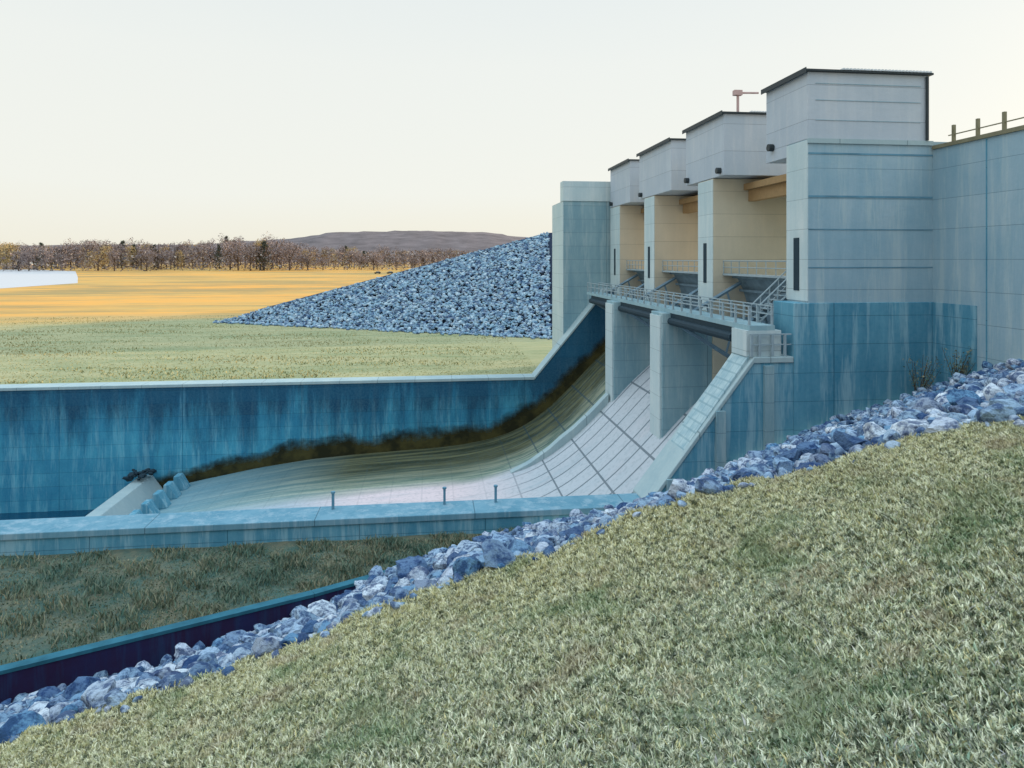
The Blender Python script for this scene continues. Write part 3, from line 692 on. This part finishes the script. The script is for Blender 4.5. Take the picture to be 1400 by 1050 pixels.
# ------------------------------------------------------------------ far riprap embankment
Cc = np.array((28.9, 165.3, 6.7)); A_ = np.array((-49, 161.4, -14.3)); B_ = np.array((21.6, 121.0, -14.3)); B2 = np.array((30.0, 118.0, -14.3)); C2 = np.array((38.0, 158.0, 6.7))
V = [A_ + (0, 0, -1), B_ + (0, 0, -1), B2 + (0, 0, -1), C2, Cc, Cc + (0, 20, 0.0), C2 + (0, 24, 0.0), np.array((-52, 205, -15.)), np.array((40, 205, -15.))]
o = mesh_obj('far_embankment', V, [(0, 1, 4), (1, 2, 3, 4), (4, 3, 6, 5), (0, 4, 5, 7), (5, 6, 8, 7)], M['gravel']); structure(o, 'far embankment slope under riprap', 'embankment')
its = []
for k_ in range(13000):
    a, b = rnd.random(), rnd.random()
    if k_ % 8 == 0:
        p = B_ * 1.0; q = a + b
        if q > 1: a, b = 1 - a, 1 - b
        p = B_ + (B2 - B_) * a + (C2 - B_) * b
    else:
        if a + b > 1: a, b = 1 - a, 1 - b
        p = A_ + (B_ - A_) * a + (Cc - A_) * b
    s = rnd.choice((0.25, 0.33, 0.42, 0.52)) * rnd.uniform(.8, 1.2); its.append((p[0], p[1] , p[2] + s * 0.1, s, rnd.randrange(10)))
for k_ in range(500):
    f = rnd.random(); p = A_ + (B_ - A_) * f; its.append((p[0] + rnd.gauss(0, .8), p[1] - abs(rnd.gauss(0, 1.2)), p[2] + 0.15, rnd.uniform(.3, .55), rnd.randrange(10)))
tag(join_rocks('far_riprap', its, FARP, M['farrock']), 'blue-grey riprap covering the triangular far embankment slope', 'riprap', kind='stuff')

# ------------------------------------------------------------------ far ground, river, hills
def far_z(y): return -14.32 + 8.2 * min(1, max(0, (y - 260) / 420)) ** 1.3
V = []; Fc = []
yr = [YF + 2.15, 95, 110, 130, 160, 200, 250, 300, 360, 430, 520, 620, 720, 900, 1300, 2500, 6000, 12000]; xr = [-9000, -3000, -1200, -700, -450, -300, -200, -130, -90, -60, -30, 0, 16.6, 60, 200, 700, 3000, 9000]
for y in yr:
    for x in xr: V.append((x, y, far_z(y)))
k = len(xr)
for i in range(len(yr) - 1):
    for j in range(k - 1):
        if xr[j] >= 16.6 and yr[i] < 91: continue
        Fc.append((i * k + j, i * k + j + 1, (i + 1) * k + j + 1, (i + 1) * k + j))
structure(mesh_obj('far_ground', V, Fc, M['ground'], smooth=True), 'pale green bank and orange dry field reaching to the tree line', 'ground')
# river
rv = [(-700, 330), (-200, 330), (-196, 350), (-188, 385), (-226, 420), (-222, 455), (-262, 490), (-275, 560), (-330, 600), (-1200, 620)]
V = [(x, y, far_z(y) + 0.06) for x, y in rv]
def tri_fan(V):
    bm = bmesh.new(); vs = [bm.verts.new(v) for v in V]; f = bm.faces.new(vs)
    bmesh.ops.triangulate(bm, faces=[f]); bmesh.ops.recalc_face_normals(bm, faces=bm.faces)
    me = bpy.data.meshes.new('river_water'); 
    for f in bm.faces:
        if f.normal.z < 0: f.normal_flip()
    bm.to_mesh(me); bm.free(); o = bpy.data.objects.new('river_water', me); C.objects.link(o); me.materials.append(M['pond']); return o
structure(tri_fan(V), 'pale river water beyond the field at far left', 'water')
M['hill'] = flat('wooded_hill', (0.15, 0.12, 0.12), 0.95, 0, 0.8, 0.02)
def hill(name, pts, y, depth, label):
    V = []; n_ = len(pts)
    xs = np.linspace(pts[0][0], pts[-1][0], 160)
    zs = np.interp(xs, [p[0] for p in pts], [p[1] for p in pts])
    V = []; rr = random.Random(5)
    for j in range(6):
        f = j / 5
        for x, z in zip(xs, zs):
            V.append((x + rr.uniform(-8, 8), y + depth * f, -8 + (z + 8) * math.sin(f * math.pi / 2) + (rr.uniform(-2, 2) if 0 < j < 5 else rr.uniform(-1.2, 1.2) if j else 0)))
    Fc = [(j * 160 + i, j * 160 + i + 1, (j + 1) * 160 + i + 1, (j + 1) * 160 + i) for j in range(5) for i in range(159)]
    structure(mesh_obj(name, V, Fc, M['hill'], smooth=True), label, 'hill')
hill('hills', [(-2600, 40), (-1300, 42), (-700, 46), (-420, 66), (-290, 86), (-60, 93), (150, 90), (300, 72), (500, 70), (900, 60)], 1500, 700, 'low brown wooded hills on the horizon')

# ------------------------------------------------------------------ far trees
def tree_mesh(seed, kind):
    r = random.Random(seed); T = MB(); T.bar((0, 0, -1), (0, 0, 5), 0.45, 6, 0.3)
    tips = []
    for q in range(9):
        a = r.uniform(0, 6.28); z = r.uniform(3.5, 9); e = Vector((math.cos(a) * r.uniform(2, 5), math.sin(a) * r.uniform(2, 5), z + r.uniform(3, 7)))
        T.bar((0, 0, min(z, 6)), e, 0.22, 5, 0.08); tips.append(e)
    T.bar((0, 0, 5), (0, 0, 15), 0.3, 5, 0.06)
    V = []; Fc = []
    lob = [(Vector((r.uniform(-4, 4), r.uniform(-4, 4), r.uniform(4.5, 13.5))), r.uniform(2.0, 3.4)) for _ in range(11)]
    if kind == 'pine': lob = [(Vector((r.uniform(-.5, .5), r.uniform(-.5, .5), 3 + 1.7 * q)), 3.4 - 0.36 * q) for q in range(8)]
    for c_, rr in lob:
        for _ in range(int(80 * (1.5 if kind == 'pine' else 1))):
            d = Vector((r.gauss(0, 1), r.gauss(0, 1), r.gauss(0, 1))).normalized() * rr * r.random() ** 0.4
            p = c_ + d; s = r.uniform(0.5, 1.1); a = Vector((r.gauss(0, 1), r.gauss(0, 1), r.gauss(0, 1))).normalized() * s; b = Vector((r.gauss(0, 1), r.gauss(0, 1), r.gauss(0, 1))).normalized() * s * 0.6
            k = len(V); V += [p, p + a, p + b]; Fc.append((k, k + 1, k + 2))
    return T, V, Fc
M['twig'] = island_mat('bare_twigs', [(0.14, 0.11, 0.11), (0.34, 0.27, 0.26), (0.22, 0.18, 0.19), (0.52, 0.43, 0.38)], 0.9, 0.01, 0.6, (0.20, 0.17, 0.18))
M['tan'] = island_mat('tan_leaves', [(0.34, 0.24, 0.12), (0.46, 0.34, 0.16), (0.28, 0.22, 0.12)], 0.9)
M['pine'] = island_mat('dark_needles', [(0.05, 0.06, 0.05), (0.09, 0.10, 0.07), (0.06, 0.07, 0.06)], 0.9)
protos = []
for sd_, kind, cm, nm, ph in ((1, 'b', 'twig', 'bare_tree', 'bare grey-brown winter tree'), (2, 'b', 'twig', 'bare_tree', 'bare grey-brown winter tree'), (3, 'b', 'tan', 'tan_tree', 'tan-leaved tree catching warm light'), (4, 'pine', 'pine', 'pine_tree', 'dark evergreen tree'), (5, 'b', 'twig', 'bare_tree', 'bare grey-brown winter tree')):
    T, V, Fc = tree_mesh(sd_, kind); root = thing(nm, (0, 0, 0), None or 'x', 'tree')
    tr = T.build('trunk', M['bark']); tr.parent = root; cw = mesh_obj('crown', V, Fc, M[cm]); cw.parent = root
    protos.append([root, tr, cw, nm, ph, False])
def segname(u):
    for lim, s in ((120, 'behind the pale river at far left'), (250, 'in the tree line right of the river'), (340, 'in the tree line left of the tallest clump'), (440, 'in the tall clump of the tree line'), (540, 'in the tree line under the brown hill'), (760, 'in the tree line behind the rock slope')):
        if u < lim: return s
ntree = 0
for u in range(-60, 735, 6):
    for rep in range(1 if u % 12 else 2):
        y = rnd.uniform(560, 760); uu = u + rnd.uniform(-3, 3); ax, ay = az(uu); x = ax / ay * y
        k_ = rnd.choices([0, 1, 2, 3, 4], [5, 5, 2.2, 1.6, 5])[0]
        if uu < 22: k_ = 2; h_s = 0.8
        h = rnd.uniform(1.05, 1.6) * y / 650
        if 300 < uu < 400: h *= 1.22
        if uu > 430: h *= 0.75
        p = protos[k_]
        if not p[5]: root, tr, cw = p[0], p[1], p[2]; p[5] = True
        else:
            root = p[0].copy(); C.objects.link(root)
            tr = p[1].copy(); C.objects.link(tr); tr.parent = root; cw = p[2].copy(); C.objects.link(cw); cw.parent = root
        root.location = (x, y, far_z(y)); root.scale = (h * rnd.uniform(0.9, 1.5), h, h); root.rotation_euler = (0, 0, rnd.uniform(0, 6.28))
        sg = segname(uu); tag(root, p[4] + ' ' + sg, 'tree', p[4] + 's ' + sg); ntree += 1
for p in protos:
    if not p[5]:
        for o in p[:3]: bpy.data.objects.remove(o)
# understorey scrub as one mass
V = []; Fc = []
for _ in range(26000):
    y = rnd.uniform(555, 800); u = rnd.uniform(-120, 760); ax, ay = az(u); x = ax / ay * y
    z = far_z(y) + rnd.random() ** 1.4 * 15; k_ = len(V)
    s = rnd.uniform(0.8, 2.2); p = Vector((x, y, z))
    V += [p, p + Vector((rnd.uniform(-1, 1), rnd.uniform(-1, 1), rnd.uniform(-.3, 1))) * s, p + Vector((rnd.uniform(-1, 1), rnd.uniform(-1, 1), rnd.uniform(-.3, 1))) * s]; Fc.append((k_, k_ + 1, k_ + 2))
M['scrub'] = island_mat('scrub_twigs', [(0.12, 0.09, 0.09), (0.28, 0.22, 0.20), (0.08, 0.07, 0.07), (0.50, 0.42, 0.36)], 0.9)
tag(mesh_obj('scrub', V, Fc, M['scrub']), 'brown scrub and brush along the foot of the far trees', 'scrub', kind='stuff')

# small pale building and two dark vehicles far off
def ground_at(u, y): ax, ay = az(u); return (ax / ay * y, y, far_z(y))
x, y, z = ground_at(22, 610)
o = thing('shed', (x, y, z), 'small pale round-roofed shed at the edge of the trees on far left', 'building')
MB().box(x - 11, x + 11, y, y + 10, z, z + 3.5).build('wall', flat('shed_wall', (0.62, 0.50, 0.38)), o)
arc = [(x + 11.5 * math.cos(a), z + 3.5 + 3.2 * math.sin(a)) for a in [math.pi * q / 10 for q in range(11)]]
MB().prism(arc, y - 0.5, y + 10.5).build('roof', flat('shed_roof', (0.72, 0.66, 0.58)), o)
MB().box(x - 3, x + 3, y - 0.05, y - 0.001, z, z + 3).build('door', M['dark'], o)
M['veh'] = flat('dark_paint', (0.015, 0.015, 0.02), 0.3); M['tyre'] = flat('tyre', (0.02, 0.02, 0.02), 0.8); M['glass'] = flat('glass', (0.3, 0.34, 0.38), 0.1)
for u, lb in ((516, 'left one of two small dark vehicles parked at the far edge of the field'), (533, 'right one of two small dark vehicles parked at the far edge of the field')):
    x, y, z = ground_at(u, 500)
    o = thing('parked_car', (x, y, z), lb, 'car', 'vehicles at the edge of the field')
    b = MB().prism([(x - 2.3, z + .4), (x - 2.3, z + 1.05), (x - 1.3, z + 1.15), (x - .8, z + 1.8), (x + 1.2, z + 1.8), (x + 2.2, z + 1.2), (x + 2.3, z + .4)], y, y + 1.9); b.build('body', M['veh'], o)
    MB().prism([(x - 1.15, z + 1.16), (x - .75, z + 1.7), (x + 1.1, z + 1.7), (x + 1.8, z + 1.2)], y - 0.01, y).build('window', M['glass'], o)
    for dx in (-1.4, 1.4):
        for yy in (y - 0.02, y + 1.7): MB().bar((x + dx, yy, z + .4), (x + dx, yy + 0.22, z + .4), 0.4, 12).build('wheel', M['tyre'], o)

# ------------------------------------------------------------------ grass
def blades(name, P, H, W, lean, m, label):
    n_ = len(P); a = nr.uniform(0, 2 * np.pi, n_); dirv = np.stack([np.cos(a), np.sin(a), np.zeros(n_)], 1)
    b = nr.uniform(0, 2 * np.pi, n_); ln = np.stack([np.cos(b), np.sin(b), np.zeros(n_)], 1) * (nr.uniform(0.1, 1, n_) * lean * H)[:, None]
    up = np.zeros((n_, 3)); up[:, 2] = H
    w_ = dirv * W[:, None] / 2
    v0 = P - w_; v1 = P + w_; v2 = P + up * 0.6 + ln * 0.4 + w_ * 0.7; v3 = P + up * 0.6 + ln * 0.4 - w_ * 0.7; v4 = P + up + ln
    V = np.stack([v0, v1, v2, v3, v4], 1).reshape(-1, 3)
    base = (np.arange(n_) * 5)[:, None]
    q = (base + np.array([0, 1, 2, 3])).ravel(); t3 = (base + np.array([3, 2, 4])).ravel()
    loops = np.concatenate([q, t3]); me = bpy.data.meshes.new(name)
    me.vertices.add(len(V)); me.vertices.foreach_set('co', V.ravel()); me.loops.add(len(loops)); me.loops.foreach_set('vertex_index', loops)
    st = np.concatenate([np.arange(n_) * 4, 4 * n_ + np.arange(n_) * 3]); me.polygons.add(2 * n_); me.polygons.foreach_set('loop_start', st)
    me.update(calc_edges=True); me.validate(); me.materials.append(m)
    o = bpy.data.objects.new(name, me); C.objects.link(o); return tag(o, label, 'grass', kind='stuff')
ne = 460000
# area: fan in front of the camera, with margins
uu = nr.uniform(-180, 1580, ne); dmin, dmax = 1.6, 10.2
edge = np.array([math.hypot(e[0], e[1]) for e in EP]); eu = np.array(cols, float)
kx = (uu - 700) / 920; axx = kx * ct + s_t; ayy = -kx * s_t + ct; ll = np.hypot(axx, ayy)
me_ = np.interp(uu, eu, edge); rr_ = np.sqrt(nr.uniform(0, 1, ne) * ((me_ + 0.05 + 0.16 * np.sin(uu * 0.06) * np.sin(uu * 0.023) + nr.exponential(0.03, ne)) ** 2 - dmin ** 2) + dmin ** 2)
X = axx / ll * rr_; Y = ayy / ll * rr_
# clumping
cx = np.round(X / 0.11 + nr.normal(0, .25, ne)) * 0.11; cy = np.round(Y / 0.11 + nr.normal(0, .25, ne)) * 0.11
X = X * 0.7 + cx * 0.3 ; Y = Y * 0.7 + cy * 0.3
Z = -2.6 + 0.3 * X - 0.16 * Y + 0.05 * np.sin(0.9 * X + 0.6 * Y) + 0.04 * np.sin(1.9 * X - 1.3 * Y) - 0.03
tall = 0.02 + 0.035 * nr.random(ne) + 0.012 * (np.sin(X * 3.1 + 1.3 * Y) * np.sin(Y * 2.3 - X) > 0.2)
blades('bank_grass', np.stack([X, Y, Z], 1), tall, nr.uniform(0.008, 0.022, ne), 1.3, M['blade'], 'short pale green and straw grass covering the foreground bank')
# tufts on the far lawn and field
nf = 34000
Y = 84 + 95 * nr.random(nf) ** 1.2; X = -0.62 * Y - 10 + nr.random(nf) * (0.62 * Y + 24)
X = np.where((Y < 92), np.minimum(X, 15.8), X)
Zf = -14.32 + 8.2 * np.clip((Y - 260) / 420, 0, 1) ** 1.3
M['tuft'] = island_mat('field_tufts', [(0.16, 0.20, 0.10), (0.40, 0.36, 0.18), (0.26, 0.28, 0.14), (0.50, 0.40, 0.18)], 0.9, 0.05, 0.4, (0.30, 0.22, 0.10))
pat = np.sin(X * 0.11 + 2 * np.sin(Y * 0.13)) * np.sin(Y * 0.31 + X * 0.03)
blades('field_tufts', np.stack([X, Y, Zf], 1), np.where(pat > 0.1, 1.0, 0.35) * nr.uniform(0.08, 0.3, nf), nr.uniform(0.06, 0.2, nf), 1.2, M['tuft'], 'sparse tufts on the green bank and dry field beyond the far wall')
# weeds on the backfill
nw = 42000
X = nr.uniform(-34, 7, nw); y0 = np.interp(X, [a for a, b in DW], [b for a, b in DW]); Y = y0 + (YN - 0.2 - y0) * nr.random(nw)
blades('backfill_weeds', np.stack([X, Y, np.full(nw, -15.5)], 1), nr.uniform(0.08, 0.32, nw) * (0.4 + 0.9 * (np.sin(X * 1.7 + Y) * np.sin(Y * 1.9) > 0)), nr.uniform(0.03, 0.09, nw), 1.0, M['weed'], 'dark green and brown weeds on the strip below the near training wall')

# scraggly shrub at the foot of the wall corner
def shrub(x, y, z, s, label, seed):
    r = random.Random(seed); o = thing('shrub', (x, y, z), label, 'shrub'); T = MB(); V = []; Fc = []
    for q in range(22):
        a = r.uniform(0, 6.28); e = Vector((x + math.cos(a) * r.uniform(.2, 1) * s, y - abs(math.sin(a)) * r.uniform(.1, .8) * s, z + r.uniform(0.6, 1.7) * s)); T.bar((x + r.uniform(-.2, .2), y, z - 0.3), e, 0.02, 4, 0.008)
        for _ in range(26):
            p = Vector((x, y, z)).lerp(e, r.uniform(0.35, 1.05)) + Vector((r.gauss(0, .12), r.gauss(0, .12), r.gauss(0, .12))); k_ = len(V); d = r.uniform(.05, .12)
            V += [p, p + Vector((r.uniform(-1, 1), r.uniform(-1, 1), r.uniform(-1, 1))) * d, p + Vector((r.uniform(-1, 1), r.uniform(-1, 1), r.uniform(-1, 1))) * d]; Fc.append((k_, k_ + 1, k_ + 2))
    T.build('stem', M['bark'], o); mesh_obj('foliage', V, Fc, M['weed'], o)
shrub(29.0, 37.2, -8.2, 1.6, 'scraggly dark green shrub in the corner between tower and right-hand wall', 3)
shrub(29.9, 35.3, -7.0, 1.2, 'smaller olive shrub against the right-hand wall, right of the corner shrub', 4)
